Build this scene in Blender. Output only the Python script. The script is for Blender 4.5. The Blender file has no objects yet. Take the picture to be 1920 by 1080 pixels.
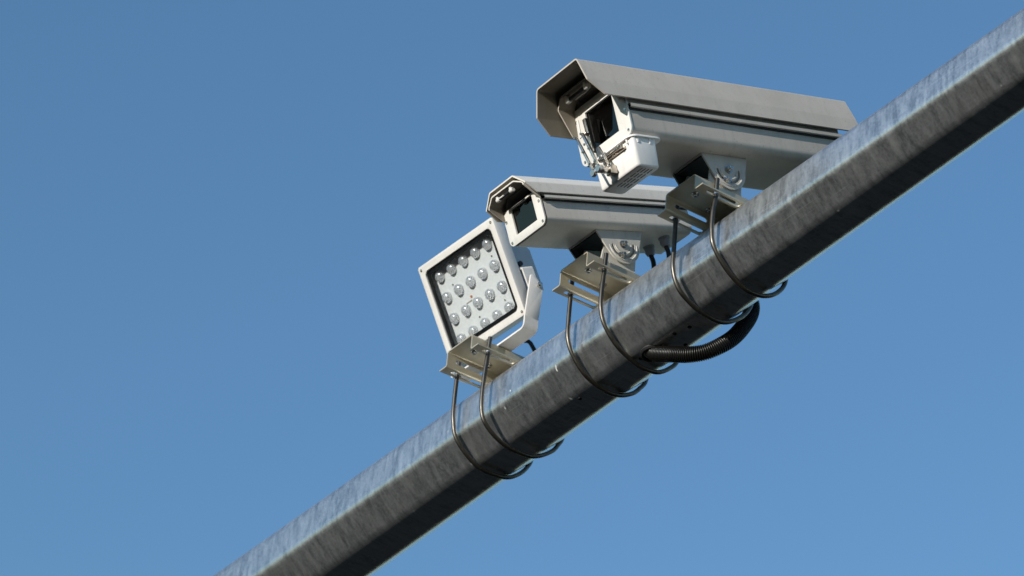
import bpy, bmesh, math, random
from mathutils import Vector, Matrix
from mathutils.geometry import tessellate_polygon
random.seed(7)
sc = bpy.context.scene
COL = sc.collection
R = math.radians

# ------------------------------------------------------------ camera
cd = bpy.data.cameras.new('camera'); cam = bpy.data.objects.new('camera', cd); COL.objects.link(cam)
right = Vector((0.57098323, 0.8177137, 0.07295517)); up = Vector((0.4148436, -0.36406959, 0.83388136)); back = Vector((0.70843696, -0.44586729, -0.54710093))
CAM = Vector((3.55607643, -2.43692986, 1.86888291))
cam.matrix_world = Matrix(((right.x, up.x, back.x, CAM.x), (right.y, up.y, back.y, CAM.y), (right.z, up.z, back.z, CAM.z), (0, 0, 0, 1)))
cd.sensor_width = 36.0; cd.lens = 112.5; cd.clip_start = 0.05; cd.clip_end = 20000
cd.dof.use_dof = True; cd.dof.focus_distance = 4.9; cd.dof.aperture_fstop = 7.1
sc.camera = cam
sc.render.resolution_x = 1024; sc.render.resolution_y = 576

# ------------------------------------------------------------ sky, sun, exposure
SUN_EL, SUN_AZ = 9.5, 13.0          # azimuth measured from -Y towards +X
sdir = Vector((math.sin(R(SUN_AZ)) * math.cos(R(SUN_EL)), -math.cos(R(SUN_AZ)) * math.cos(R(SUN_EL)), math.sin(R(SUN_EL))))
w = bpy.data.worlds.new('World'); sc.world = w; w.use_nodes = True
nt = w.node_tree; bg = nt.nodes['Background']
sky = nt.nodes.new('ShaderNodeTexSky'); sky.sky_type = 'NISHITA'; sky.sun_disc = False
sky.sun_elevation = R(SUN_EL); sky.sun_rotation = math.atan2(sdir.x, sdir.y)
sky.altitude = 300; sky.air_density = 1.35; sky.dust_density = 0.1; sky.ozone_density = 4.2
nt.links.new(sky.outputs[0], bg.inputs[0]); bg.inputs[1].default_value = 0.14
sl = bpy.data.lights.new('sun', 'SUN'); sun = bpy.data.objects.new('sun', sl); COL.objects.link(sun)
sl.energy = 3.35; sl.angle = R(0.5); sl.color = (1.0, 0.94, 0.85)
sun.rotation_euler = sdir.to_track_quat('Z', 'Y').to_euler(); sun.location = (0, -6, 9)
vs = sc.view_settings; vs.view_transform = 'Standard'; vs.look = 'None'; vs.gamma = 1; vs.use_curve_mapping = False; vs.exposure = 0.62

# ------------------------------------------------------------ materials
def ramp(n, stops):
    e = n.color_ramp.elements
    while len(e) > 1: e.remove(e[-1])
    e[0].position, e[0].color = stops[0][0], (*stops[0][1], 1)
    for p, c in stops[1:]:
        k = e.new(p); k.color = (*c, 1)
def g3(v): return (v, v, v)
def newmat(name):
    m = bpy.data.materials.new(name); m.use_nodes = True; t = m.node_tree
    return m, t, t.nodes['Principled BSDF']
def coords(t, scale=(1, 1, 1), rot=(0, 0, 0)):
    tc = t.nodes.new('ShaderNodeTexCoord'); mp = t.nodes.new('ShaderNodeMapping')
    mp.inputs['Scale'].default_value = scale; mp.inputs['Rotation'].default_value = rot
    t.links.new(tc.outputs['Object'], mp.inputs['Vector']); return mp.outputs[0]
def noise(t, vec, scale, detail=4, rough=.55):
    n = t.nodes.new('ShaderNodeTexNoise'); n.inputs['Scale'].default_value = scale; n.inputs['Detail'].default_value = detail
    n.inputs['Roughness'].default_value = rough; t.links.new(vec, n.inputs['Vector']); return n.outputs['Fac']
def rmp(t, fac, stops):
    n = t.nodes.new('ShaderNodeValToRGB'); ramp(n, stops); t.links.new(fac, n.inputs[0]); return n.outputs[0]
def mix(t, a, b, fac, mode='MIX'):
    n = t.nodes.new('ShaderNodeMix'); n.data_type = 'RGBA'; n.blend_type = mode
    for s, v in ((n.inputs['Factor'], fac), (n.inputs[6], a), (n.inputs[7], b)):
        if isinstance(v, (int, float)): s.default_value = v
        elif isinstance(v, tuple): s.default_value = (*v, 1)
        else: t.links.new(v, s)
    return n.outputs[2]
def bump(t, p, h, strength, dist=.001):
    b = t.nodes.new('ShaderNodeBump'); b.inputs['Strength'].default_value = strength; b.inputs['Distance'].default_value = dist
    t.links.new(h, b.inputs['Height']); t.links.new(b.outputs[0], p.inputs['Normal'])

def paint(name, col, rough=.42, dirt=.25, speck=.5, coat=0.0):
    m, t, p = newmat(name); v = coords(t)
    n1 = noise(t, v, 14, 6); n2 = noise(t, v, 900, 2); n3 = noise(t, v, 320, 1)
    c = mix(t, col, tuple(x * (1 - dirt) for x in col), rmp(t, n1, [(.38, g3(0)), (.68, g3(1))]))
    n4 = noise(t, coords(t, (1, 1, .12)), 90, 5, .65); c = mix(t, c, tuple(x * .80 for x in col), rmp(t, n4, [(.50, g3(0)), (.72, g3(.55))]))
    c = mix(t, c, tuple(x * .45 for x in col), mix(t, (0, 0, 0), (speck,) * 3, rmp(t, n3, [(.695, g3(0)), (.735, g3(1))])))
    t.links.new(c, p.inputs['Base Color'])
    t.links.new(rmp(t, n1, [(.3, g3(rough - .06)), (.7, g3(rough + .1))]), p.inputs['Roughness'])
    p.inputs['Coat Weight'].default_value = coat; p.inputs['Specular IOR Level'].default_value = .3
    bump(t, p, n2, .12, .0004)
    return m
M_HOOD1 = paint('grey_powder_paint', (.475, .435, .385), .38, .12)
M_INNER = paint('hood_inside_shade', (.27, .24, .195), .5, .12)  # hood insides: shade and warm ground bounce put into the colour
M_HOOD2 = paint('pale_powder_paint', (.68, .645, .585), .40, .10)
M_FRAME = paint('white_frame_paint', (.68, .67, .64), .45, .06, .3)
M_PLASTIC = paint('white_plastic', (.82, .80, .78), .32, .04, .15)
M_FLOOD = paint('floodlight_paint', (.66, .64, .61), .42, .1, .3)
M_FINS = paint('grey_heat_sink_paint', (.45, .46, .48), .45, .15)
M_BRACK = paint('tilt_bracket_paint', (.46, .44, .40), .36, .12)
M_BRACK2 = paint('pale_tilt_bracket_paint', (.58, .56, .51), .36, .12)

def metal(name, col, rough, var=.12, scale=(1, 1, 1), nscale=60, bstr=.15):
    m, t, p = newmat(name); v = coords(t, scale); n = noise(t, v, nscale, 6); f = noise(t, v, nscale * 9, 2)
    p.inputs['Metallic'].default_value = 1
    t.links.new(mix(t, col, tuple(x * (1 - var * 2) for x in col), rmp(t, n, [(.35, g3(0)), (.7, g3(1))])), p.inputs['Base Color'])
    t.links.new(rmp(t, n, [(.3, g3(max(.03, rough - var * .5))), (.7, g3(rough + var))]), p.inputs['Roughness'])
    bump(t, p, f, bstr, .0003)
    return m
M_PLATE = None
def plate_mat():
    m, t, p = newmat('satin_steel_plate'); v = coords(t); n = noise(t, v, 25, 6); f = noise(t, v, 700, 2)
    p.inputs['Metallic'].default_value = .55
    t.links.new(mix(t, (.58, .53, .41), (.46, .41, .31), rmp(t, n, [(.35, g3(0)), (.7, g3(1))])), p.inputs['Base Color'])
    t.links.new(rmp(t, n, [(.3, g3(.36)), (.7, g3(.5))]), p.inputs['Roughness'])
    bump(t, p, f, .1, .0003)
    return m
M_PLATE = plate_mat()
M_ROD = metal('weathered_steel_rod', (.13, .12, .105), .40, .10, nscale=120, bstr=.12)
M_BOLT = metal('zinc_bolt', (.62, .60, .56), .22, .1)
M_CHROME = metal('polished_steel', (.60, .57, .53), .30, .06)
M_BROWN = metal('brushed_steel_arm', (.50, .45, .39), .34, .08)

def plain(name, col, rough=.5, metallic=0.0, coat=0.0):
    m, t, p = newmat(name); v = coords(t); n = noise(t, v, 200, 3)
    t.links.new(mix(t, col, tuple(x * .75 for x in col), n), p.inputs['Base Color'])
    p.inputs['Roughness'].default_value = rough; p.inputs['Metallic'].default_value = metallic
    p.inputs['Coat Weight'].default_value = coat
    return m
M_BLACK = plain('black_rubber', (.012, .012, .013), .55)
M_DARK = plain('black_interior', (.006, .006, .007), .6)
M_CONDUIT = plain('black_corrugated_plastic', (.006, .0055, .005), .36)
M_BORDER = plain('black_glass_border', (.006, .006, .007), .35)
M_BOARD = plain('white_led_board', (.84, .83, .82), .5)
M_GLAND = plain('grey_nylon_gland', (.30, .30, .32), .45)
M_LENS = plain('dark_camera_lens', (.015, .016, .03), .05, 0, 1)
M_RED = plain('orange_component', (.65, .22, .12), .5)

def glass(name, tint, refl=.06):
    m = bpy.data.materials.new(name); m.use_nodes = True; t = m.node_tree; t.nodes.clear()
    o = t.nodes.new('ShaderNodeOutputMaterial'); mx = t.nodes.new('ShaderNodeMixShader')
    tr = t.nodes.new('ShaderNodeBsdfTransparent'); tr.inputs[0].default_value = (*tint, 1)
    gl = t.nodes.new('ShaderNodeBsdfGlossy'); gl.inputs['Roughness'].default_value = .03
    lw = t.nodes.new('ShaderNodeLayerWeight'); pw = t.nodes.new('ShaderNodeMath'); pw.operation = 'POWER'; pw.inputs[1].default_value = 5
    lw.inputs['Blend'].default_value = .5
    ma = t.nodes.new('ShaderNodeMath'); ma.operation = 'ADD'; ma.inputs[1].default_value = .04 + refl; ma.use_clamp = True
    t.links.new(lw.outputs['Facing'], pw.inputs[0]); t.links.new(pw.outputs[0], ma.inputs[0]); t.links.new(ma.outputs[0], mx.inputs[0])
    t.links.new(tr.outputs[0], mx.inputs[1]); t.links.new(gl.outputs[0], mx.inputs[2]); t.links.new(mx.outputs[0], o.inputs[0])
    return m
M_WGLASS = glass('window_glass', (.12, .15, .20), .02)
M_FGLASS = glass('floodlight_glass', (.93, .95, .96), 0)
def dome():
    m, t, p = newmat('clear_led_lens')
    p.inputs['Base Color'].default_value = (.90, .90, .92, 1); p.inputs['Roughness'].default_value = .11
    p.inputs['Transmission Weight'].default_value = .75; p.inputs['IOR'].default_value = 1.6
    p.inputs['Coat Weight'].default_value = 1; p.inputs['Coat Roughness'].default_value = .16; p.inputs['Coat IOR'].default_value = 1.8
    return m
M_DOME = dome()

def pole_mat():
    m, t, p = newmat('galvanised_steel')
    p.inputs['Metallic'].default_value = .94
    v = coords(t); vs_ = coords(t, (1, .24, .24))
    streak = noise(t, vs_, 100, 10, .74); streak2 = noise(t, coords(t, (1, .35, .35)), 60, 8, .72)
    cloud = noise(t, v, 9, 6, .6); fine = noise(t, v, 520, 4, .75); mid = noise(t, v, 210, 6, .8)
    s = mix(t, mix(t, streak, streak2, .45), mid, .30)
    base = rmp(t, s, [(.42, (.37, .39, .40)), (.5, (.58, .60, .61)), (.59, (.71, .725, .735))])
    base = mix(t, base, (.62, .62, .61), rmp(t, cloud, [(.35, g3(0)), (.75, g3(.45))]))
    base = mix(t, base, (.46, .43, .39), rmp(t, noise(t, v, 6.5, 5, .7), [(.56, g3(0)), (.78, g3(.45))]))
    # chalky white zinc flecks of uneven size
    wob = t.nodes.new('ShaderNodeVectorMath'); wob.operation = 'ADD'
    nn = t.nodes.new('ShaderNodeTexNoise'); nn.inputs['Scale'].default_value = 60; t.links.new(v, nn.inputs['Vector'])
    sc_ = t.nodes.new('ShaderNodeVectorMath'); sc_.operation = 'SCALE'; sc_.inputs['Scale'].default_value = .012
    t.links.new(nn.outputs['Color'], sc_.inputs[0]); t.links.new(coords(t, (1, .5, .5)), wob.inputs[0]); t.links.new(sc_.outputs[0], wob.inputs[1])
    vo = t.nodes.new('ShaderNodeTexVoronoi'); vo.inputs['Scale'].default_value = 42; t.links.new(wob.outputs[0], vo.inputs['Vector'])
    fleck = rmp(t, vo.outputs['Distance'], [(.07, g3(1)), (.12, g3(0))])
    fl = mix(t, (0, 0, 0), fleck, rmp(t, noise(t, v, 23, 2), [(.54, g3(0)), (.62, g3(1))]))
    base = mix(t, base, (.85, .85, .83), fl)
    # long drawn scratches along the tube
    scr = rmp(t, noise(t, coords(t, (.018, 1, 1)), 420, 2, .5), [(.635, g3(0)), (.66, g3(1))])
    scr = mix(t, (0, 0, 0), scr, rmp(t, noise(t, v, 7, 3), [(.48, g3(0)), (.62, g3(.55))]))
    base = mix(t, base, (.85, .86, .86), scr)
    base = mix(t, base, (.78, .79, .80), rmp(t, fine, [(.60, g3(0)), (.70, g3(.45))]))
    # a few rust coloured nicks
    ru = rmp(t, noise(t, coords(t, (1, 1, 1), (.4, .3, .2)), 34, 5, .7), [(.735, g3(0)), (.76, g3(.8))])
    base = mix(t, base, (.22, .12, .06), ru)
    t.links.new(base, p.inputs['Base Color'])
    r1 = rmp(t, s, [(.42, g3(.32)), (.5, g3(.365)), (.59, g3(.42))])
    r2 = mix(t, mix(t, r1, g3(.8), fl), g3(.75), ru)
    t.links.new(r2, p.inputs['Roughness'])
    bump(t, p, mix(t, s, fine, .15), .06, .0008)
    return m
M_POLE = pole_mat()
def ground_mat():
    m, t, p = newmat('dry_earth'); v = coords(t); n = noise(t, v, .4, 6); f = noise(t, v, 60, 3)
    c = mix(t, (.028, .026, .023), (.040, .037, .032), n); c = mix(t, c, (.06, .055, .048), rmp(t, f, [(.6, g3(0)), (.7, g3(.5))]))
    t.links.new(c, p.inputs['Base Color']); p.inputs['Roughness'].default_value = .95; p.inputs['Specular IOR Level'].default_value = 0; bump(t, p, f, .4, .004)
    return m
M_GROUND = ground_mat()

# ------------------------------------------------------------ object helpers
WM = {}
def finish(me, smooth=35):
    for f in me.polygons: f.use_smooth = True
    me.set_sharp_from_angle(angle=R(smooth))
def obj(name, bm, m, parent=None, M=None, smooth=35, solid=0, offset=0, bevel=0, inner=None):
    """link bm as one mesh object; M is the world matrix its coordinates are written in"""
    me = bpy.data.meshes.new(name); bmesh.ops.recalc_face_normals(bm, faces=bm.faces) if not solid else None
    bm.to_mesh(me); bm.free(); me.materials.append(m); finish(me, smooth)
    o = bpy.data.objects.new(name, me); COL.objects.link(o)
    M = M or (WM[parent.name] if parent else Matrix())
    if parent:
        o.parent = parent; o.matrix_basis = WM[parent.name].inverted() @ M
    else: o.matrix_basis = M
    WM[o.name] = M
    if solid:
        if inner: me.materials.append(inner)
        s = o.modifiers.new('thickness', 'SOLIDIFY'); s.material_offset = 1 if inner else 0; s.thickness = solid; s.offset = offset; s.use_quality_normals = True
    if bevel:
        b = o.modifiers.new('bevel', 'BEVEL'); b.width = bevel; b.segments = 2; b.limit_method = 'ANGLE'; b.angle_limit = R(40); b.harden_normals = False
    if solid or bevel:               # bake, so that sheet edges stay crisp
        dg = bpy.context.evaluated_depsgraph_get(); dg.update()
        nm = bpy.data.meshes.new_from_object(o.evaluated_get(dg)); old = o.data; o.modifiers.clear(); o.data = nm; bpy.data.meshes.remove(old); nm.name = name
        finish(nm, min(smooth, 25))
    return o
def tag(o, label, cat, group=None, kind=None):
    if label: o['label'] = label
    if cat: o['category'] = cat
    if group: o['group'] = group
    if kind: o['kind'] = kind
    return o
def empty(name, loc, label, cat, group=None):
    o = bpy.data.objects.new(name, None); COL.objects.link(o); o.location = loc; o.empty_display_size = .05
    WM[o.name] = Matrix.Translation(loc); return tag(o, label, cat, group)

def rounded(pts, rad, n=5, closed=True):
    """2D polygon with rounded corners; returns pts"""
    out = []; N = len(pts)
    for i, p in enumerate(pts):
        r = rad[i] if isinstance(rad, (list, tuple)) else rad
        if r <= 0 or (not closed and i in (0, N - 1)): out.append(tuple(p)); continue
        P = Vector(p); A = Vector(pts[i - 1]) - P; B = Vector(pts[(i + 1) % N]) - P
        la, lb = A.length, B.length; A.normalize(); B.normalize(); ang = A.angle(B)
        if ang > math.pi - .01: out.append(tuple(p)); continue
        d = min(r / math.tan(ang / 2), la * .48, lb * .48); rr = d * math.tan(ang / 2)
        c = P + (A + B).normalized() * (rr / math.sin(ang / 2)); s = P + A * d; e = P + B * d
        v0 = s - c; v1 = e - c
        for k in range(n + 1):
            f = k / n; om = v0.angle(v1)
            v = (v0 * math.sin((1 - f) * om) + v1 * math.sin(f * om)) / math.sin(om) if om > 1e-4 else v0
            out.append(tuple(c + v))
    return out
def tess(bm, loops, to3):
    """flat panel with holes (single sheet)"""
    L = [[Vector((x, y, 0)) for x, y in l] for l in loops]; flat = [v for l in L for v in l]
    vs_ = [bm.verts.new(to3(v.x, v.y)) for v in flat]
    for a, b, c in tessellate_polygon(L):
        try: bm.faces.new((vs_[a], vs_[b], vs_[c]))
        except ValueError: pass
    return vs_
def slab(bm, loops, to3, dvec):
    """flat panel with holes and thickness dvec"""
    d = Vector(dvec); k = 0
    a = tess(bm, loops, to3); b = tess(bm, loops, lambda x, y: Vector(to3(x, y)) + d)
    for l in loops:
        n = len(l)
        for i in range(n):
            bm.faces.new((a[k + i], a[k + (i + 1) % n], b[k + (i + 1) % n], b[k + i]))
        k += n
    return bm
def box(bm, lo, hi, M=None):
    x0, y0, z0 = lo; x1, y1, z1 = hi
    v = [bm.verts.new(Vector(p) if M is None else M @ Vector(p)) for p in ((x0, y0, z0), (x1, y0, z0), (x1, y1, z0), (x0, y1, z0), (x0, y0, z1), (x1, y0, z1), (x1, y1, z1), (x0, y1, z1))]
    for f in ((0, 3, 2, 1), (4, 5, 6, 7), (0, 1, 5, 4), (1, 2, 6, 5), (2, 3, 7, 6), (3, 0, 4, 7)): bm.faces.new([v[i] for i in f])
    return bm
def lathe(bm, prof, origin, axis, n=24, ph=0):
    """prof: list of (radius, height) along axis"""
    a = Vector(axis).normalized(); u = a.orthogonal().normalized(); v = a.cross(u); o = Vector(origin); rings = []
    for r, h in prof:
        if r < 1e-7: rings.append([bm.verts.new(o + a * h)])
        else: rings.append([bm.verts.new(o + a * h + (u * math.cos(ph + 2 * math.pi * k / n) + v * math.sin(ph + 2 * math.pi * k / n)) * r) for k in range(n)])
    for A, B in zip(rings, rings[1:]):
        for k in range(n):
            k2 = (k + 1) % n
            if len(A) == 1 and len(B) == 1: continue
            if len(A) == 1: bm.faces.new((A[0], B[k], B[k2]))
            elif len(B) == 1: bm.faces.new((A[k], A[k2], B[0]))
            else: bm.faces.new((A[k], A[k2], B[k2], B[k]))
    return bm
def crom(pts, sub=8):
    P = [Vector(p) for p in pts]; P = [P[0] * 2 - P[1]] + P + [P[-1] * 2 - P[-2]]; out = []
    for i in range(1, len(P) - 2):
        for k in range(sub):
            t = k / sub; a, b, c, d = P[i - 1:i + 3]
            out.append(.5 * ((2 * b) + (c - a) * t + (2 * a - 5 * b + 4 * c - d) * t * t + (3 * b - a - 3 * c + d) * t ** 3))
    out.append(P[-2]); return out
def tube(bm, pts, r, n=12, cap=True):
    P = [Vector(p) for p in pts]; T = [(P[min(i + 1, len(P) - 1)] - P[max(i - 1, 0)]).normalized() for i in range(len(P))]
    u = T[0].orthogonal().normalized(); rings = []
    for i, p in enumerate(P):
        u = (u - T[i] * u.dot(T[i])).normalized(); v = T[i].cross(u); rr = r[i] if isinstance(r, list) else r
        rings.append([bm.verts.new(p + (u * math.cos(2 * math.pi * k / n) + v * math.sin(2 * math.pi * k / n)) * rr) for k in range(n)])
    for A, B in zip(rings, rings[1:]):
        for k in range(n): bm.faces.new((A[k], A[(k + 1) % n], B[(k + 1) % n], B[k]))
    if cap: bm.faces.new(rings[0][::-1]); bm.faces.new(rings[-1])
    return bm
def sheet(bm, prof, rads, y0, y1, holes=None, n=4):
    """folded sheet: prof [(x,z)], swept along y from y0(list) to y1(list); holes {segment: [(s0,s1,ya,yb)]} rounded slots"""
    N = len(prof); Y0 = y0 if isinstance(y0, list) else [y0] * N; Y1 = y1 if isinstance(y1, list) else [y1] * N
    seq = []
    for i in range(N):
        r = rads[i] if isinstance(rads, list) else rads
        if i in (0, N - 1) or r <= 0: seq.append((prof[i], Y0[i], Y1[i], i)); continue
        a = rounded([prof[i - 1], prof[i], prof[i + 1]], [0, r, 0], n, False)[1:-1]
        for k, p in enumerate(a): seq.append((p, Y0[i], Y1[i], i if k == len(a) - 1 else -1))
    rows = []
    for p, a, b, s in seq: rows.append((bm.verts.new((p[0], a, p[1])), bm.verts.new((p[0], b, p[1]))))
    for k in range(len(seq) - 1):
        s = seq[k][3]
        if holes and s in holes:
            A = Vector((*seq[k][0],)); B = Vector((*seq[k + 1][0],)); L = (B - A).length; D = (B - A) / L
            outer = [(0, seq[k][1]), (L, seq[k + 1][1]), (L, seq[k + 1][2]), (0, seq[k][2])]
            hl = []
            for sa, sb, ya, yb in holes[s]:
                hl.append(rounded([(sa, ya), (sa, yb), (sb, yb), (sb, ya)], (sb - sa) * .49, 5))
            tess(bm, [outer] + hl, lambda x, y: Vector((A.x + D.x * x, y, A.y + D.y * x)))
        else: bm.faces.new((rows[k][0], rows[k + 1][0], rows[k + 1][1], rows[k][1]))
    bmesh.ops.remove_doubles(bm, verts=bm.verts, dist=1e-6)
    bmesh.ops.recalc_face_normals(bm, faces=bm.faces)
    return bm
def hexnut(bm, o, ax, r, h): return lathe(bm, [(0, 0), (r, 0), (r, h), (0, h)], o, ax, 6)
def B(): return bmesh.new()

# ------------------------------------------------------------ ground
bm = B(); s = 9000
bm.faces.new([bm.verts.new(p) for p in ((-s, -s, 0), (s, -s, 0), (s, s, 0), (-s, s, 0))])
tag(obj('ground', bm, M_GROUND), None, None, kind='structure')

# ------------------------------------------------------------ galvanised arm
def axis_at(x): return (-.0109 * x, 4.584 + .0095 * x, .0689 - .01225 * x)
arm = empty('gantry_arm', (0, 0, 4.584), 'long tapering galvanised steel arm with eight sides crossing the whole sky diagonally', 'steel arm')
bm = B(); rings = []
xs = [-5 + .25 * i for i in range(33)]
for x in xs:
    ay, az, r = axis_at(x); t_ = r * math.tan(math.pi / 8); a = r / math.cos(math.pi / 8)
    poly = [(a * math.cos(math.pi / 8 + k * math.pi / 4), a * math.sin(math.pi / 8 + k * math.pi / 4)) for k in range(8)]
    poly = rounded(poly, r * .34, 8)
    rings.append([bm.verts.new((x, ay + p[0], az + p[1])) for p in poly])
for A, C_ in zip(rings, rings[1:]):
    n = len(A)
    for k in range(n): bm.faces.new((A[k], A[(k + 1) % n], C_[(k + 1) % n], C_[k]))
bm.faces.new(rings[0][::-1]); bm.faces.new(rings[-1])
obj('arm_tube', bm, M_POLE, arm, Matrix(), smooth=60)
for x, y in ((.2153, -.0081), (.1853, -.0142), (.1719, .0176), (.096, -.012), (-.06, -.016)):
    ay, az, r = axis_at(x); bm = B(); lathe(bm, [(.0034, 0), (.0034, .0012), (.0022, .0016), (0, .0016)], (x, y, az - r + .0004), (0, 0, -1), 14)
    obj('screw_hole_disc', bm, M_DARK, arm, Matrix())  # small black discs standing for dark holes in the underside
bm = B(); ay, az, r = axis_at(.122); lathe(bm, [(.0150, 0), (.0205, 0), (.0205, .002), (.018, .0045), (.0150, .005)], (.122, -.008, az - r - .0005), (.18, 0, -1), 28)
obj('rubber_grommet', bm, M_BLACK, arm, Matrix())

# ------------------------------------------------------------ hat section plates
ZT = 4.6525
def plate(xc, label):
    e = empty('mounting_plate', (xc, 0, ZT), label, 'mounting plate', 'hat shaped plates clamped on the arm')
    w, h, l = .0360, .0285, .0205; yf = .1150
    prof = [(-w - l, .001), (-w, .001), (-w, h), (w, h), (w, .001), (w + l, .001)]
    sl_ = [(-.099, -.036), (.036, .099)]
    holes = {0: [(.0050, .0150, a, b) for a, b in sl_], 1: [(.0070, .0160, a, b) for a, b in sl_], 3: [(.0082, .0172, a, b) for a, b in sl_], 4: [(.0030, .0130, a, b) for a, b in sl_]}
    # the straight part of a segment starts after the bend
    bm = sheet(B(), prof, [0, .003, .0035, .0035, .003, 0], -yf, yf, holes)
    obj('folded_plate', bm, M_PLATE, e, smooth=30, solid=.0024)
    for x, y in ((-.004, -.0836), (-.022, -.042)):
        bm = B(); lathe(bm, [(.0062, 0), (.0062, .0008), (.0040, .0012), (.0040, .0042), (.0030, .0046), (.0022, .0046), (.0019, .003), (0, .003)], (x, y, h - .0012), (0, 0, -1), 20)
        obj('screw', bm, M_BOLT, e)
    return e
plate(.3205, 'hat shaped steel plate under the larger camera with the wiper')
plate(.0435, 'hat shaped steel plate under the smaller camera, middle of three')
plate(-.2790, 'hat shaped steel plate clamped beneath the white floodlight')

UB = {
 '1L': (.2716, [(-.0853, 4.6519), (-.0860, 4.60), (-.0850, 4.5627), (-.0722, 4.5330), (-.0441, 4.5150), (-.0172, 4.5085), (.0073, 4.5085), (.0295, 4.5190), (.0522, 4.5400), (.0640, 4.5615)], 'U bolt at left edge of the larger camera plate, in front of the conduit'),
 '1R': (.3630, [(-.0790, 4.6522), (-.0831, 4.6216), (-.0835, 4.5869), (-.0775, 4.5607), (-.0525, 4.5316), (-.0215, 4.5140), (.0062, 4.5120), (.0295, 4.5204), (.0474, 4.5359), (.0580, 4.5549)], 'highest U bolt on the arm, at the right edge of the larger camera plate'),
 '2L': (-.004, [(-.0852, 4.6525), (-.0857, 4.6057), (-.0841, 4.5713), (-.0718, 4.5446), (-.0437, 4.5177), (-.0063, 4.5070), (.0197, 4.5091), (.0451, 4.5225), (.0600, 4.5387), (.0700, 4.5553)], 'U bolt at the left edge of the smaller camera plate'),
 '2R': (.0878, [(-.0860, 4.6523), (-.0885, 4.6137), (-.0873, 4.5798), (-.0771, 4.5530), (-.0495, 4.5253), (-.0122, 4.5100), (.0087, 4.5085), (.0294, 4.5131), (.0494, 4.5283), (.0640, 4.5482)], 'U bolt at right edge of the smaller camera plate, beside the conduit entry'),
 '3L': (-.3313, [(-.0828, 4.6538), (-.0836, 4.6077), (-.0816, 4.5673), (-.0700, 4.5341), (-.0305, 4.5040), (.0101, 4.5005), (.0366, 4.5067), (.0568, 4.5218), (.0696, 4.5381), (.0770, 4.5551)], 'lowest U bolt on the arm, at the left edge of the floodlight plate'),
 '3R': (-.2377, [(-.0846, 4.6539), (-.0880, 4.6034), (-.0873, 4.5482), (-.0754, 4.5206), (-.0400, 4.4992), (.0045, 4.4960), (.0302, 4.5041), (.0554, 4.5232), (.0670, 4.5401), (.0740, 4.5552)], 'U bolt at the right edge of the floodlight plate')}
for k, (x, pts, lab) in UB.items():
    e = empty('u_bolt', (x, 0, 4.51), lab, 'u bolt', 'U bolts clamping the plates to the arm')
    yb2 = pts[-1][0] + .0035
    q = [(x, pts[0][0] + .0015, 4.6860), (x, pts[0][0] + .0006, 4.668)] + [(x, a, b) for a, b in pts] + [(x, yb2, 4.585), (x, yb2 + .001, 4.62), (x, yb2 + .002, 4.652), (x, yb2 + .002, 4.684)]
    bm = tube(B(), crom(q, 8), .0037, 14); obj('bent_rod', bm, M_ROD, e, Matrix(), smooth=50)
    for y in (pts[0][0] + .0008, yb2 + .002):
        bm = B(); lathe(bm, [(.0033, 0), (.0062, 0), (.0062, .0012), (.0033, .0012)], (x, y, ZT + .0024), (0, 0, 1), 20)
        hexnut(bm, (x, y, ZT + .0036), (0, 0, 1), .0055, .0048); obj('hex_nut', bm, M_BOLT, e, Matrix(), smooth=25)

# ------------------------------------------------------------ surveillance cameras
def arcslot(c, r, w, a0, a1, n=18):
    o = [(c[0] + (r + w) * math.cos(a0 + (a1 - a0) * k / n), c[1] + (r + w) * math.sin(a0 + (a1 - a0) * k / n)) for k in range(n + 1)]
    e1 = (c[0] + r * math.cos(a1), c[1] + r * math.sin(a1)); t1 = a1
    cap1 = [(e1[0] + w * math.cos(t1 + math.pi * j / 6), e1[1] + w * math.sin(t1 + math.pi * j / 6)) for j in range(1, 6)]
    i = [(c[0] + (r - w) * math.cos(a1 + (a0 - a1) * k / n), c[1] + (r - w) * math.sin(a1 + (a0 - a1) * k / n)) for k in range(n + 1)]
    e0 = (c[0] + r * math.cos(a0), c[1] + r * math.sin(a0))
    cap0 = [(e0[0] + w * math.cos(a0 + math.pi + math.pi * j / 6), e0[1] + w * math.sin(a0 + math.pi + math.pi * j / 6)) for j in range(1, 6)]
    return o + cap1 + i + cap0
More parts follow.
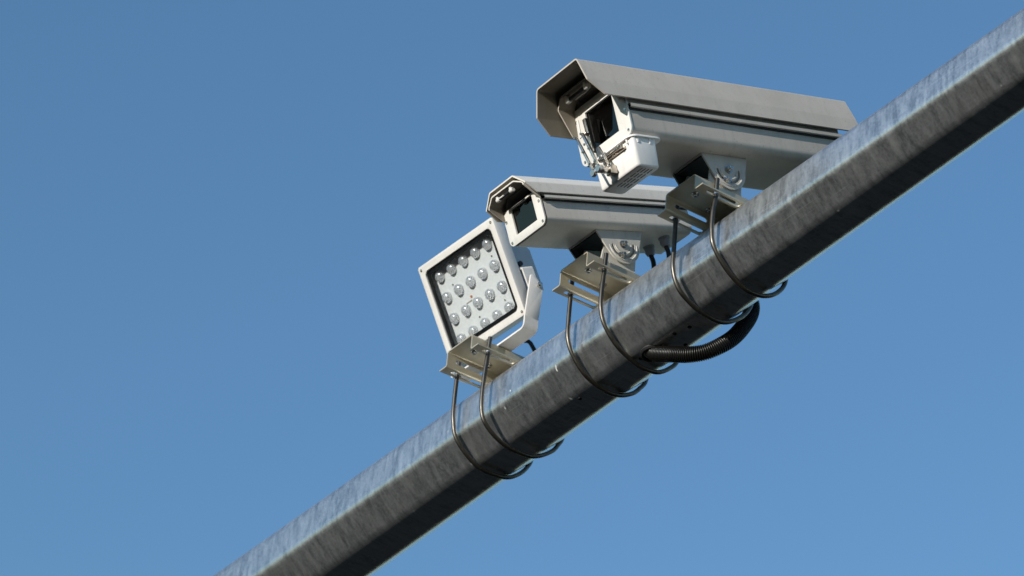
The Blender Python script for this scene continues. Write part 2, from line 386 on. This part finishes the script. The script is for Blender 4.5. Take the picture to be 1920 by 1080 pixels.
def tilt_bracket(root, Mb, ytl, ytr, ztop, hub, rr, slot_r, mat, pw, slot=(-178, -2)):
    """upper yoke: tapered side plates with a curved slot, hung from the housing"""
    bm = B(); hy, hz = hub
    # outline in (y,z): top left, top right, tangent round the hub
    a_r = R(-8); a_l = R(-172 + 22)
    arc = [(hy + rr * math.cos(a_r + (a_l - a_r) * k / 16), hz + rr * math.sin(a_r + (a_l - a_r) * k / 16)) for k in range(17)]
    out = [(ytl, ztop), (ytr, ztop)] + arc
    hole = arcslot(hub, slot_r, .0022, R(slot[0]), R(slot[1]))
    for sx in (-1, 1):
        tess(bm, [out, hole], lambda y, z, sx=sx: Vector((sx * pw, y, z)))
    v = [bm.verts.new(p) for p in ((-pw, ytl, ztop), (pw, ytl, ztop), (pw, ytr, ztop), (-pw, ytr, ztop))]; bm.faces.new(v)
    bmesh.ops.remove_doubles(bm, verts=bm.verts, dist=1e-6); bmesh.ops.recalc_face_normals(bm, faces=bm.faces)
    br = obj('tilt_bracket', bm, mat, root, Mb, smooth=30, solid=.0028, offset=-1)
    for rad_, th in ((slot_r + .0062, .0017), (slot_r - .0052, .0015)):
        a0, a1 = R(slot[0]), R(slot[1])
        p = [(pw, hy + rad_ * math.cos(a0 + (a1 - a0) * k / 24), hz + rad_ * math.sin(a0 + (a1 - a0) * k / 24)) for k in range(25)]
        obj('raised_rib', tube(B(), p, [th * (.35 + .65 * min(1, min(k, 24 - k) / 3)) for k in range(25)], 10), mat, br)
    for (y, z) in (hub, (hy - .0085, hz - slot_r * .92)):
        bm = B(); lathe(bm, [(.0, 0), (.0068, 0), (.0068, .0012), (0, .0012)], (pw, y, z), (1, 0, 0), 20)
        hexnut(bm, (pw + .0012, y, z), (1, 0, 0), .0052, .0042); lathe(bm, [(.0032, 0), (.0032, .004), (.0026, .0045), (0, .0045)], (pw + .005, y, z), (1, 0, 0), 14)
        obj('bolt', bm, M_BOLT, br, smooth=25)
    w0, w1 = -pw + .0034, -pw + .0046  # black sheets added to paint the deep shade inside the yoke
    bm = slab(B(), [out], lambda y, z: Vector((w0, y, z)), (w1 - w0, 0, 0)); obj('yoke_shade_sheet', bm, M_DARK, br)
    bm = box(B(), (-pw + .0052, ytl + .002, ztop - .0050), (pw - .0034, ytr - .002, ztop - .0032)); obj('yoke_shade_sheet', bm, M_DARK, br)
    return br

def base_bracket(root, xc, y0, y1, hub_w, mat, pw=.0318):
    """lower yoke standing on the plate, inside the upper one; world coordinates"""
    bm = B(); z0 = ZT + .0300; hy, hz = hub_w
    arc = [(hy + .030 * math.cos(a), hz + .030 * math.sin(a)) for a in [R(5) + (R(175) - R(5)) * k / 12 for k in range(13)]]
    out = [(y0, z0), (y1, z0)] + [(max(y0, min(y1, a)), b) for a, b in arc]
    out = [out[0], out[1]] + [p for i, p in enumerate(out[2:]) if i == 0 or (Vector(p) - Vector(out[1 + i])).length > 1e-4]
    for sx in (-1, 1): tess(bm, [out], lambda y, z, sx=sx: Vector((xc + sx * pw, y, z)))
    v = [bm.verts.new(p) for p in ((xc - pw, y0, z0), (xc + pw, y0, z0), (xc + pw, y1, z0), (xc - pw, y1, z0))]; bm.faces.new(v)
    bmesh.ops.remove_doubles(bm, verts=bm.verts, dist=1e-6); bmesh.ops.recalc_face_normals(bm, faces=bm.faces)
    return obj('base_bracket', bm, mat, root, Matrix(), smooth=30, solid=.0030, offset=-1)

def housing(root, Mb, hw, ztop, zbot, ridge, yf, yb, mat, rb, split=None):
    """extruded shell, open at the front, with the clamshell lip along both sides"""
    bm = B(); ra, rb_ = ridge; lip = .0067; pr = []
    right_side = [(hw - .015, ztop), (hw - .0055, ztop - .013), (hw, ztop - .026), (hw, ra + .0012), (hw + lip, ra), (hw + lip, rb_ + .0010), (hw + lip - .0016, rb_), (hw, rb_ + .0012)]
    corner = rounded([(hw, rb_), (hw, zbot), (0, zbot)], [0, rb, 0], 8, False)[1:-1]
    R_ = right_side + corner
    prof = R_ + [(-x, z) for x, z in R_[::-1]]
    fr = [bm.verts.new((x, yf, z)) for x, z in prof]; bk = [bm.verts.new((x, yb, z)) for x, z in prof]; n = len(prof)
    for i in range(n): bm.faces.new((fr[i], fr[(i + 1) % n], bk[(i + 1) % n], bk[i]))
    bm.faces.new(bk)
    h = obj('housing', bm, mat, root, Mb, smooth=28)
    for sx in (-1, 1):
        bm = B(); x0, x1 = sorted((sx * (hw - .001), sx * (hw + .0022))); box(bm, (x0, yf, rb_ - .0022), (x1, yb - .002, rb_ + .0006)); obj('black_strip', bm, M_BLACK, h)  # thin black strip just below the lip
    return h

def window(root, Mb, outer, orad, win, yf, mat, screws, depth):
    loops = [rounded(outer, orad, 5), [(win[0], win[2]), (win[0], win[3]), (win[1], win[3]), (win[1], win[2])]]
    bm = slab(B(), loops, lambda x, z: Vector((x, yf, z)), (0, .0035, 0))
    fr = obj('front_frame', bm, mat, root, Mb, smooth=30, bevel=.0006)
    for x, z in screws:
        bm = B(); lathe(bm, [(.0026, 0), (.0026, .0005), (.0020, .0011), (.0012, .0011), (.0010, .0004), (0, .0004)], (x, yf + .0002, z), (0, -1, 0), 16); obj('screw', bm, M_BOLT, fr)
    g = .001
    bm = B(); box(bm, (win[0] - g, yf + .0040, win[2] - g), (win[1] + g, yf + .0058, win[3] + g)); obj('window_glass', bm, M_WGLASS, root, Mb)
    # dark cavity behind the glass
    bm = B(); x0, x1, z0, z1 = win[0] - .004, win[1] + .004, win[2] - .004, win[3] + .004; ya, yb = yf + .0064, yf + depth
    q = [(x0, z0), (x1, z0), (x1, z1), (x0, z1)]; a = [bm.verts.new((x, ya, z)) for x, z in q]; b = [bm.verts.new((x, yb, z)) for x, z in q]
    for i in range(4): bm.faces.new((a[i], a[(i + 1) % 4], b[(i + 1) % 4], b[i]))
    bm.faces.new(b); obj('interior_lining', bm, M_DARK, root, Mb)
    cx, cz = (win[0] + win[1]) / 2, (win[2] + win[3]) / 2
    bm = B(); lathe(bm, [(.020, .045), (.020, .006), (.0185, .0), (.0160, .0), (.0155, .004), (.012, .0055), (.006, .0035), (0, .003)], (cx, yf + .016, cz - .004), (0, 1, 0), 36)
    obj('camera_lens', bm, M_LENS, root, Mb)
    return fr

# ---- the larger one
P1 = R(18.4); T1 = Vector((.3205, -.3553, 4.7725)); MB1 = Matrix.Translation(T1) @ Matrix.Rotation(P1, 4, 'X')
cam1 = empty('security_camera', (.3205, -.053, ZT + .03), 'large grey security camera with long hood and wiper, highest on the arm', 'security camera', 'surveillance cameras on the arm')
a, c, h1, h2 = .0508, .0137, .0415, .0250; L = .5420
prof = [(-a - c - .0055, -h1 - h2), (-a - c, -h1), (-a, 0), (a, 0), (a + c, -h1), (a + c + .0055, -h1 - h2)]
bm = sheet(B(), prof, [0, .004, .006, .006, .004, 0], [.0235, .0, 0, 0, .0, .0235], [L, L, L, L, L, L], n=10)
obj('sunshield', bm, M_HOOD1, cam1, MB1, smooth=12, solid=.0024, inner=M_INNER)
body1 = housing(cam1, MB1, .0610, -.012, -.1235, (-.0732, -.0795), .0720, .500, M_HOOD1, .0145)
window(cam1, MB1, [(-.0635, -.026), (-.0635, -.1205), (.0620, -.1205), (.0620, -.026)], [.006, .012, .012, .006], (-.0332, .0332, -.1038, -.0400), .0690, M_FRAME,
       [(.0555, -.0790), (.0540, -.1125), (-.0560, -.1125), (-.0560, -.045)], .12)
prof = [(-.0600, -.0690), (-.0570, -.0250), (-.0440, -.0120), (.0440, -.0120), (.0570, -.0250), (.0600, -.0690)]
bm = sheet(B(), prof, [0, .010, .011, .011, .010, 0], [.0590, .0390, .0370, .0370, .0390, .0590], .0700, n=8)
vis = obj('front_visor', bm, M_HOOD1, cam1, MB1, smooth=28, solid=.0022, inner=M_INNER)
bm = tube(B(), [(-.034, .0445, -.0200), (.008, .0445, -.0200)], .0030, 12); obj('retaining_bar', bm, M_BLACK, vis)
bm = tube(B(), [(-.028, .0520, -.0215), (.006, .0520, -.0215)], .0012, 8); obj('retaining_wire', bm, M_FRAME, vis)
for x in (-.036, .011):
    bm = B(); lathe(bm, [(0, -.0045), (.0040, -.0045), (.0048, -.003), (.0048, .003), (.0040, .0045), (0, .0045)], (x, .0450, -.0205), (1, 0, 0), 18)
    box(bm, (x - .0025, .0400, -.0205), (x + .0025, .0500, -.0126)); obj('bar_holder', bm, M_FRAME, vis)
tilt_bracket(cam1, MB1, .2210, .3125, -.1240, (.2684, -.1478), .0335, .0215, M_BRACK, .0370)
hw = MB1 @ Vector((0, .2684, -.1478))
base_bracket(cam1, .3205, -.0860, -.0230, (hw.y, hw.z), M_BRACK)
for y in (.2364, .2760):
    bm = B(); lathe(bm, [(.0028, 0), (.0028, .0012), (.0016, .0018), (0, .0018)], (.0425, y, -.1230), (0, 0, -1), 14); obj('screw', bm, M_BRACK, body1)
# wiper gear box under the front
x0, x1, y0, y1 = -.0350, .0615, .0655, .1120; zt, zb = -.1275, -.1745
bm = B(); top = rounded([(x0, y0), (x1, y0), (x1, y1), (x0, y1)], .0050, 5); bot = rounded([(x0 + .001, y0 + .0015), (x1 - .0018, y0 + .0015), (x1 - .0018, y1 - .002), (x0 + .001, y1 - .002)], .0060, 5)
rows = []
for z, f, ins in ((zt, 0, 0), (zb + .0035, .93, 0), (zb + .0012, .98, .0010), (zb, 1, .0024)):
    ring = []
    for (ax_, ay_), (bx_, by_) in zip(top, bot):
        x = ax_ + (bx_ - ax_) * f; y = ay_ + (by_ - ay_) * f; cx, cy = (x0 + x1) / 2, (y0 + y1) / 2
        x += (-ins if x > cx else ins); y += (-ins if y > cy else ins); ring.append(bm.verts.new((x, y, z)))
    rows.append(ring)
for A_, B_ in zip(rows, rows[1:]):
    n = len(A_)
    for k in range(n): bm.faces.new((A_[k], A_[(k + 1) % n], B_[(k + 1) % n], B_[k]))
bm.faces.new(rows[0][::-1]); bm.faces.new(rows[-1])
wb = obj('wiper_motor_box', bm, M_PLASTIC, cam1, MB1, smooth=40)
fl = rounded([(-.0370, .0605), (.0650, .0605), (.0650, .1230), (-.0370, .1230)], [.008, .014, .010, .008], 6)
bm = slab(B(), [fl], lambda x, y: Vector((x, y, -.1274)), (0, 0, .0030)); obj('mounting_flange', bm, M_PLASTIC, wb, bevel=.0005)
for x in (.0602, .0602):
    pass
for yy in (.076, .099):
    bm = box(B(), (.0560, yy - .0022, -.1365), (.0622, yy + .0022, -.1272)); obj('flange_rib', bm, M_PLASTIC, wb, bevel=.0004)
for xx in (.030, .0505):
    bm = box(B(), (xx - .0011, .0620, -.1350), (xx + .0011, .0668, -.1272)); obj('flange_rib', bm, M_PLASTIC, wb, bevel=.0003)
for j in range(4):            # vent slots: rows of short dark slots in the underside
    for i in range(4):
        xa = -.0105 + j * .0165; ya = .0795 + i * .0064
        s_ = rounded([(xa, ya), (xa + .0135, ya), (xa + .0135, ya + .0016), (xa, ya + .0016)], .0007, 3)
        bm = slab(B(), [s_], lambda x, y: Vector((x, y, zb - .0003)), (0, 0, .0006)); obj('vent_slot', bm, M_DARK, wb)
bm = box(B(), (-.0080, .0620, -.1395), (.0440, .0655, -.1345)); obj('wiper_bracket', bm, M_BROWN, wb, bevel=.0006)
bm = tube(B(), [(-.0080, .0585, -.1345), (.0400, .0585, -.1345)], .0026, 12); obj('wiper_guide_tube', bm, M_BROWN, wb)
for x in (-.0085, .0405):
    bm = B(); hexnut(bm, (x - .002, .0585, -.1345), (1, 0, 0), .0036, .004); obj('bolt', bm, M_CHROME, wb, smooth=25)
# wiper
HY = .0350
wp = obj('wiper_hub', lathe(B(), [(0, 0), (.0060, 0), (.0066, .001), (.0066, .014), (.0052, .016), (.0052, .033), (0, .033)], (.0075, .0340, -.1585), (0, 1, 0), 22), M_CHROME, cam1, MB1)
bm = box(B(), (.0005, .054, -.1660), (.0145, .0655, -.1520)); obj('shaft_block', bm, M_BROWN, wp, bevel=.001)
def link(name, p, q, wd, th, mat, parent):
    P = Vector(p); Q = Vector(q); d = (Q - P); L_ = d.length; d.normalize(); s = Vector((0, 1, 0)).cross(d).normalized(); y = Vector((0, 1, 0))
    y = (y - d * y.dot(d)).normalized()
    bm = B(); v = [bm.verts.new(P + d * (L_ * i) + s * (wd / 2 * j) + y * (th * k)) for i in (0, 1) for j in (-1, 1) for k in (0, 1)]
    for f in ((0, 1, 3, 2), (4, 6, 7, 5), (0, 4, 5, 1), (2, 3, 7, 6), (0, 2, 6, 4), (1, 5, 7, 3)): bm.faces.new([v[i] for i in f])
    return obj(name, bm, mat, parent, bevel=.0004)
def disc(name, x, y, z, r, h, parent, mat=M_CHROME):
    return obj(name, lathe(B(), [(0, 0), (r * .8, 0), (r, h * .3), (r, h), (0, h)], (x, y, z), (0, 1, 0), 18), mat, parent)
link('wiper_arm', (.0090, .0350, -.1600), (-.0150, .0370, -.0880), .0040, .0040, M_CHROME, wp)
link('wiper_arm', (-.0030, .0330, -.1600), (-.0290, .0360, -.0880), .0038, .0036, M_CHROME, wp)
link('wiper_arm', (.0190, .0460, -.1560), (.0020, .0480, -.1180), .0038, .0030, M_BROWN, wp)
for x, z in ((.0105, -.1600), (-.0030, -.1610)): disc('wiper_knob', x, .0300, z, .0062, .0050, wp)
for x, y, z in ((.004, .033, -.143), (-.0085, .0315, -.143), (-.004, .033, -.119), (-.017, .0315, -.119), (-.0150, .034, -.089), (-.029, .033, -.0895), (-.011, .033, -.109)):
    disc('rivet', x, y, z, .0019, .0022, wp)
bl = link('wiper_blade', (-.0250, .0560, -.0560), (-.0215, .0560, -.1130), .0062, .0022, M_CHROME, wp)
obj('blade_rubber', box(B(), (-.0242, .0584, -.1130), (-.0226, .0660, -.0550)), M_BLACK, bl)
link('blade_clip', (-.0330, .0500, -.0560), (-.0280, .0450, -.0880), .0045, .0020, M_FRAME, wp)
link('blade_carrier', (-.0150, .0420, -.0880), (-.0235, .0570, -.0830), .0050, .0030, M_CHROME, wp)

# ---- the smaller one
P2 = R(21.4); T2 = Vector((.0435, -.2637, 4.7603)); MB2 = Matrix.Translation(T2) @ Matrix.Rotation(P2, 4, 'X')
cam2 = empty('security_camera', (.0435, -.050, ZT + .03), 'smaller pale grey security camera without a wiper, directly above the floodlight', 'security camera', 'surveillance cameras on the arm')
a, c, h1, h2 = .0312, .0215, .0200, .0178
prof = [(-a - c - .0020, -h1 - h2), (-a - c, -h1), (-a, 0), (a, 0), (a + c, -h1), (a + c + .0020, -h1 - h2)]
bm = sheet(B(), prof, [0, .004, .006, .006, .004, 0], [.0215, .0030, 0, 0, .0030, .0215], .400, n=10)
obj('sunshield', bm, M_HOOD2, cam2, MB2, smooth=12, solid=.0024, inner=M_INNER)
body2 = housing(cam2, MB2, .0480, -.008, -.0880, (-.0418, -.0468), .0345, .3340, M_HOOD2, .0120)
window(cam2, MB2, [(-.0490, -.0265), (-.0490, -.0868), (.0465, -.0868), (.0465, -.0265)], [.006, .010, .010, .006], (-.0281, .0281, -.0730, -.0292), .0309, M_FRAME,
       [(.0425, -.0470), (.0400, -.0805), (-.0430, -.0805), (-.0445, -.0440)], .10)
prof = [(-.0470, -.0440), (-.0470, -.0175), (-.0290, -.0080), (.0290, -.0080), (.0470, -.0175), (.0470, -.0440)]
bm = sheet(B(), prof, [0, .008, .009, .009, .008, 0], [.0310, .0040, .0008, .0008, .0040, .0310], .0316, n=6)
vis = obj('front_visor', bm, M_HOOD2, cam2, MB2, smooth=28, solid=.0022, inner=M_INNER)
bm = tube(B(), [(-.020, .0070, -.0160), (.012, .0070, -.0160)], .0026, 12); obj('retaining_bar', bm, M_BLACK, vis)
bm = tube(B(), [(-.016, .0040, -.0165), (-.004, .0040, -.0165)], .0013, 8); obj('retaining_wire', bm, M_FRAME, vis)
for x in (-.022, .014):
    bm = B(); lathe(bm, [(0, -.004), (.0034, -.004), (.0040, -.0025), (.0040, .0025), (.0034, .004), (0, .004)], (x, .0072, -.0160), (1, 0, 0), 18)
    box(bm, (x - .0022, .0040, -.0160), (x + .0022, .0105, -.0086)); obj('bar_holder', bm, M_FRAME, vis)
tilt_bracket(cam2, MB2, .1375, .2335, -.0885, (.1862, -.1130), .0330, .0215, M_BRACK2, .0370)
hw = MB2 @ Vector((0, .1862, -.1130))
base_bracket(cam2, .0435, -.0855, -.0190, (hw.y, hw.z), M_BRACK2)
for x, y in ((-.0140, .2883), (.0215, .2924)):
    bm = B(); lathe(bm, [(0, 0), (.0095, 0), (.0095, .003), (.0080, .0032), (.0085, .006), (.0085, .011), (.0065, .0155), (.0042, .0158), (0, .0158)], (x, y, -.0878), (0, 0, -1), 22)
    obj('cable_gland', bm, M_GLAND, cam2, MB2, smooth=30)
for (x, y), lab in (((-.0140, .2883), 'black cable hanging from the left gland of the smaller camera'), ((.0215, .2924), 'black cable hanging from the right gland of the smaller camera')):
    p0 = MB2 @ Vector((x, y, -.1030)); dn = (MB2.to_3x3() @ Vector((0, 0, -1))).normalized()
    pts = [p0, p0 + dn * .02, Vector((p0.x + .004, p0.y + .008, 4.690)), Vector((p0.x + .012, .055, 4.640)), Vector((p0.x + .02, .071, 4.600))]
    bm = tube(B(), crom(pts, 8), .0040, 12); tag(obj('power_cable', bm, M_BLACK), lab, 'cable', 'power cables of the smaller camera')

# ------------------------------------------------------------ floodlight
PF = R(29.0); TF = Vector((-.2865, -.0995, 4.7955))
MF = Matrix.Translation(TF) @ Matrix.Rotation(R(2.0), 4, 'Z') @ Matrix.Rotation(PF, 4, 'X')     # y' into the lamp, z' up its face
fl_ = empty('led_floodlight', (-.279, -.05, ZT + .03), 'square white floodlight with rows of clear LED lenses, lowest on the arm', 'floodlight')
W, H = .1060, .0880
outer = rounded([(-W, -H), (W, -H), (W, H), (-W, H)], .0045, 5); ib = .0125
inner = rounded([(-W + ib, -H + ib), (W - ib, -H + ib), (W - ib, H - ib), (-W + ib, H - ib)], .010, 6)
bm = slab(B(), [outer, inner], lambda x, z: Vector((x, 0, z)), (0, .0065, 0)); slab(bm, [outer, rounded([(-W + .0035, -H + .0035), (W - .0035, -H + .0035), (W - .0035, H - .0035), (-W + .0035, H - .0035)], .002, 5)], lambda x, z: Vector((x, .0065, z)), (0, .0140, 0)); bmesh.ops.remove_doubles(bm, verts=bm.verts, dist=1e-6)
ff = obj('front_frame', bm, M_FLOOD, fl_, MF, smooth=35, bevel=.0008)
for sx in (-1, 1):
    for sz in (-1, 1):
        bm = B(); lathe(bm, [(.0026, 0), (.0026, .0008), (.0012, .0010), (.001, .0002), (0, .0002)], (sx * (W - .0068), .0002, sz * (H - .0068)), (0, -1, 0), 14); obj('screw', bm, M_BOLT, ff)
# black gasket border behind the frame, clear glass, white board in a recess
o2 = rounded([(-W + ib + .0002, -H + ib + .0002), (W - ib - .0002, -H + ib + .0002), (W - ib - .0002, H - ib - .0002), (-W + ib + .0002, H - ib - .0002)], .010, 6); bw = .0085
i2 = rounded([(-W + ib + bw, -H + ib + bw), (W - ib - bw, -H + ib + bw), (W - ib - bw, H - ib - bw), (-W + ib + bw, H - ib - bw)], .006, 6)
bm = slab(B(), [o2, i2], lambda x, z: Vector((x, .0035, z)), (0, .0015, 0)); obj('black_gasket', bm, M_BORDER, fl_, MF)
bm = slab(B(), [rounded([(-W + ib + .0004, -H + ib + .0004), (W - ib - .0004, -H + ib + .0004), (W - ib - .0004, H - ib - .0004), (-W + ib + .0004, H - ib - .0004)], .009, 5)], lambda x, z: Vector((x, .0014, z)), (0, .0016, 0)); obj('cover_glass', bm, M_FGLASS, fl_, MF)
BD = .0155
bm = B(); q = [(-W + .0037, -H + ib), (W - .0037, -H + ib), (W - .0037, H - ib), (-W + .0037, H - ib)]
va = [bm.verts.new((x, .0066, z)) for x, z in q]; vb = [bm.verts.new((x, BD + .004, z)) for x, z in q]
for i in range(4): bm.faces.new((va[i], va[(i + 1) % 4], vb[(i + 1) % 4], vb[i]))
obj('recess_wall', bm, M_FINS, fl_, MF)
bx, bz = .1008, .0750
bm = slab(B(), [[(-bx, -bz), (bx, -bz), (bx, bz), (-bx, bz)]], lambda x, z: Vector((x, BD, z)), (0, .002, 0)); bd = obj('led_board', bm, M_BOARD, fl_, MF)
for r_ in range(4):
    for c_ in range(6):
        x = (c_ - 2.5) * .0337 + .0105; z = (1.5 - r_) * .0385 - .0005
        bm = B(); rr = .0098
        lathe(bm, [(rr, 0), (rr, .0030)] + [(rr * math.cos(R(k)), .0030 + .0072 * math.sin(R(k))) for k in (12, 24, 36, 48, 60, 70, 80)] + [(0, .0102)], (x, BD - .0002, z), (0, -1, 0), 28)
        d_ = obj('led_lens', bm, M_DOME, bd, smooth=60)
for x, z in ((.060, .036), (-.052, .033), (.055, -.042), (-.016, -.042)):
    bm = B(); lathe(bm, [(.0016, 0), (.0016, .001), (0, .0012)], (x, BD - .0001, z), (0, -1, 0), 12); obj('screw', bm, M_BOLT, bd)
bm = box(B(), (-.021, BD - .0016, -.0045), (-.017, BD, -.0015)); obj('orange_component', bm, M_RED, bd)
bm = box(B(), (-.036, BD - .0008, -.0100), (-.020, BD, -.0085)); obj('wire_jumper', bm, plain('tan_jumper', (.42, .38, .3), .5), bd)
# tapered body behind
bm = B()
def ring_(y, z0_, z1_, xh): return [bm.verts.new(p) for p in ((-xh, y, z0_), (xh, y, z0_), (xh, y, z1_), (-xh, y, z1_))]
rs = [ring_(.0206, -.0800, .0820, .1000), ring_(.0360, -.0700, .0700, .0930), ring_(.0520, -.0580, .0520, .0930), ring_(.0720, -.0450, .0280, .0930)]
for A_, B_ in zip(rs, rs[1:]):
    for k in range(4): bm.faces.new((A_[k], A_[(k + 1) % 4], B_[(k + 1) % 4], B_[k]))
bm.faces.new(rs[-1]); hs = obj('rear_housing', bm, M_FINS, fl_, MF, bevel=.002)
# U shaped stand (world coordinates), web lies on the plate
zb_ = ZT + .0320; xc, ya, yb_ = -.279, -.0620, -.0350; arm_x = .1070
prof = [(-arm_x, .022), (-arm_x, 0), (arm_x, 0), (arm_x, .022)]
bm = sheet(B(), prof, [0, .009, .009, 0], ya, yb_, n=5)
stand = obj('floodlight_stand', bm, M_FLOOD, fl_, Matrix.Translation((xc, 0, zb_)), smooth=40, solid=.0036)
for sx in (-1, 1):
    side = rounded([(ya, .0218), (yb_, .0218), (yb_ + .0040, .0900), (yb_ - .0130, .1050), (ya + .0050, .1075)], [0, 0, .003, .010, .006], 5)
    bm = slab(B(), [side], lambda y, z: Vector((sx * arm_x - .0018, y, z)), (.0036, 0, 0)); obj('stand_arm', bm, M_FLOOD, stand, bevel=.0005)
for sx in (-1, 1):
    bm = B(); hexnut(bm, (sx * (arm_x + .0018), -.0400, .0900), (sx, 0, 0), .0052, .0045); lathe(bm, [(.0028, 0), (.0028, .003), (0, .003)], (sx * (arm_x + .0063), -.0400, .0900), (sx, 0, 0), 12); obj('bolt', bm, M_BOLT, stand, smooth=25)
# side lug of the lamp body that the stand bolts to
bm = sheet(B(), [(.0925, -.0080), (.1085, -.0080), (.1085, -.0450)], [0, .002, 0], .0240, .0470); obj('side_lug', bm, M_FLOOD, hs, solid=.0030)
bm = B(); lathe(bm, [(0, 0), (.0046, 0), (.0046, .006), (0, .006)], (.0925, .0360, .0040), (1, 0, 0), 14); obj('black_plug', bm, M_BLACK, hs)
bm = tube(B(), crom([(-.318, .012, 4.752), (-.306, .022, 4.7560), (-.296, .030, 4.7535), (-.288, .036, 4.738), (-.28, .055, 4.70), (-.27, .075, 4.64)], 8), .0036, 12)
tag(obj('power_cable', bm, M_BLACK), 'short black cable bending down behind the floodlight', 'cable')

# ------------------------------------------------------------ corrugated conduit
path = [(.122, -.006, 4.524), (.1265, -.008, 4.514), (.1428, -.0060, 4.5058), (.1633, 0, 4.4982), (.1894, .012, 4.4903), (.2094, .028, 4.4921), (.2261, .046, 4.5045), (.2344, .064, 4.524), (.2365, .082, 4.5537), (.2345, .094, 4.5802), (.2335, .094, 4.600), (.2350, .080, 4.6110), (.236, .060, 4.612)]
P = crom(path, 40); Lc = [0]
for p, q in zip(P, P[1:]): Lc.append(Lc[-1] + (q - p).length)
tot = Lc[-1]; pitch = .0031; ns = int(tot / pitch) * 6; Q = []; rad = []; j = 0
for i in range(ns + 1):
    d = tot * i / ns
    while j < len(Lc) - 2 and Lc[j + 1] < d: j += 1
    f = (d - Lc[j]) / max(1e-9, Lc[j + 1] - Lc[j]); Q.append(P[j].lerp(P[j + 1], f)); rad.append(.0118 + .0012 * (abs(math.sin(math.pi * d / pitch)) ** .6 * 2 - 1))
bm = tube(B(), Q, rad, 28)
tag(obj('corrugated_conduit', bm, M_CONDUIT, smooth=80), 'black ribbed cable conduit looping out of the underside of the arm', 'cable conduit')
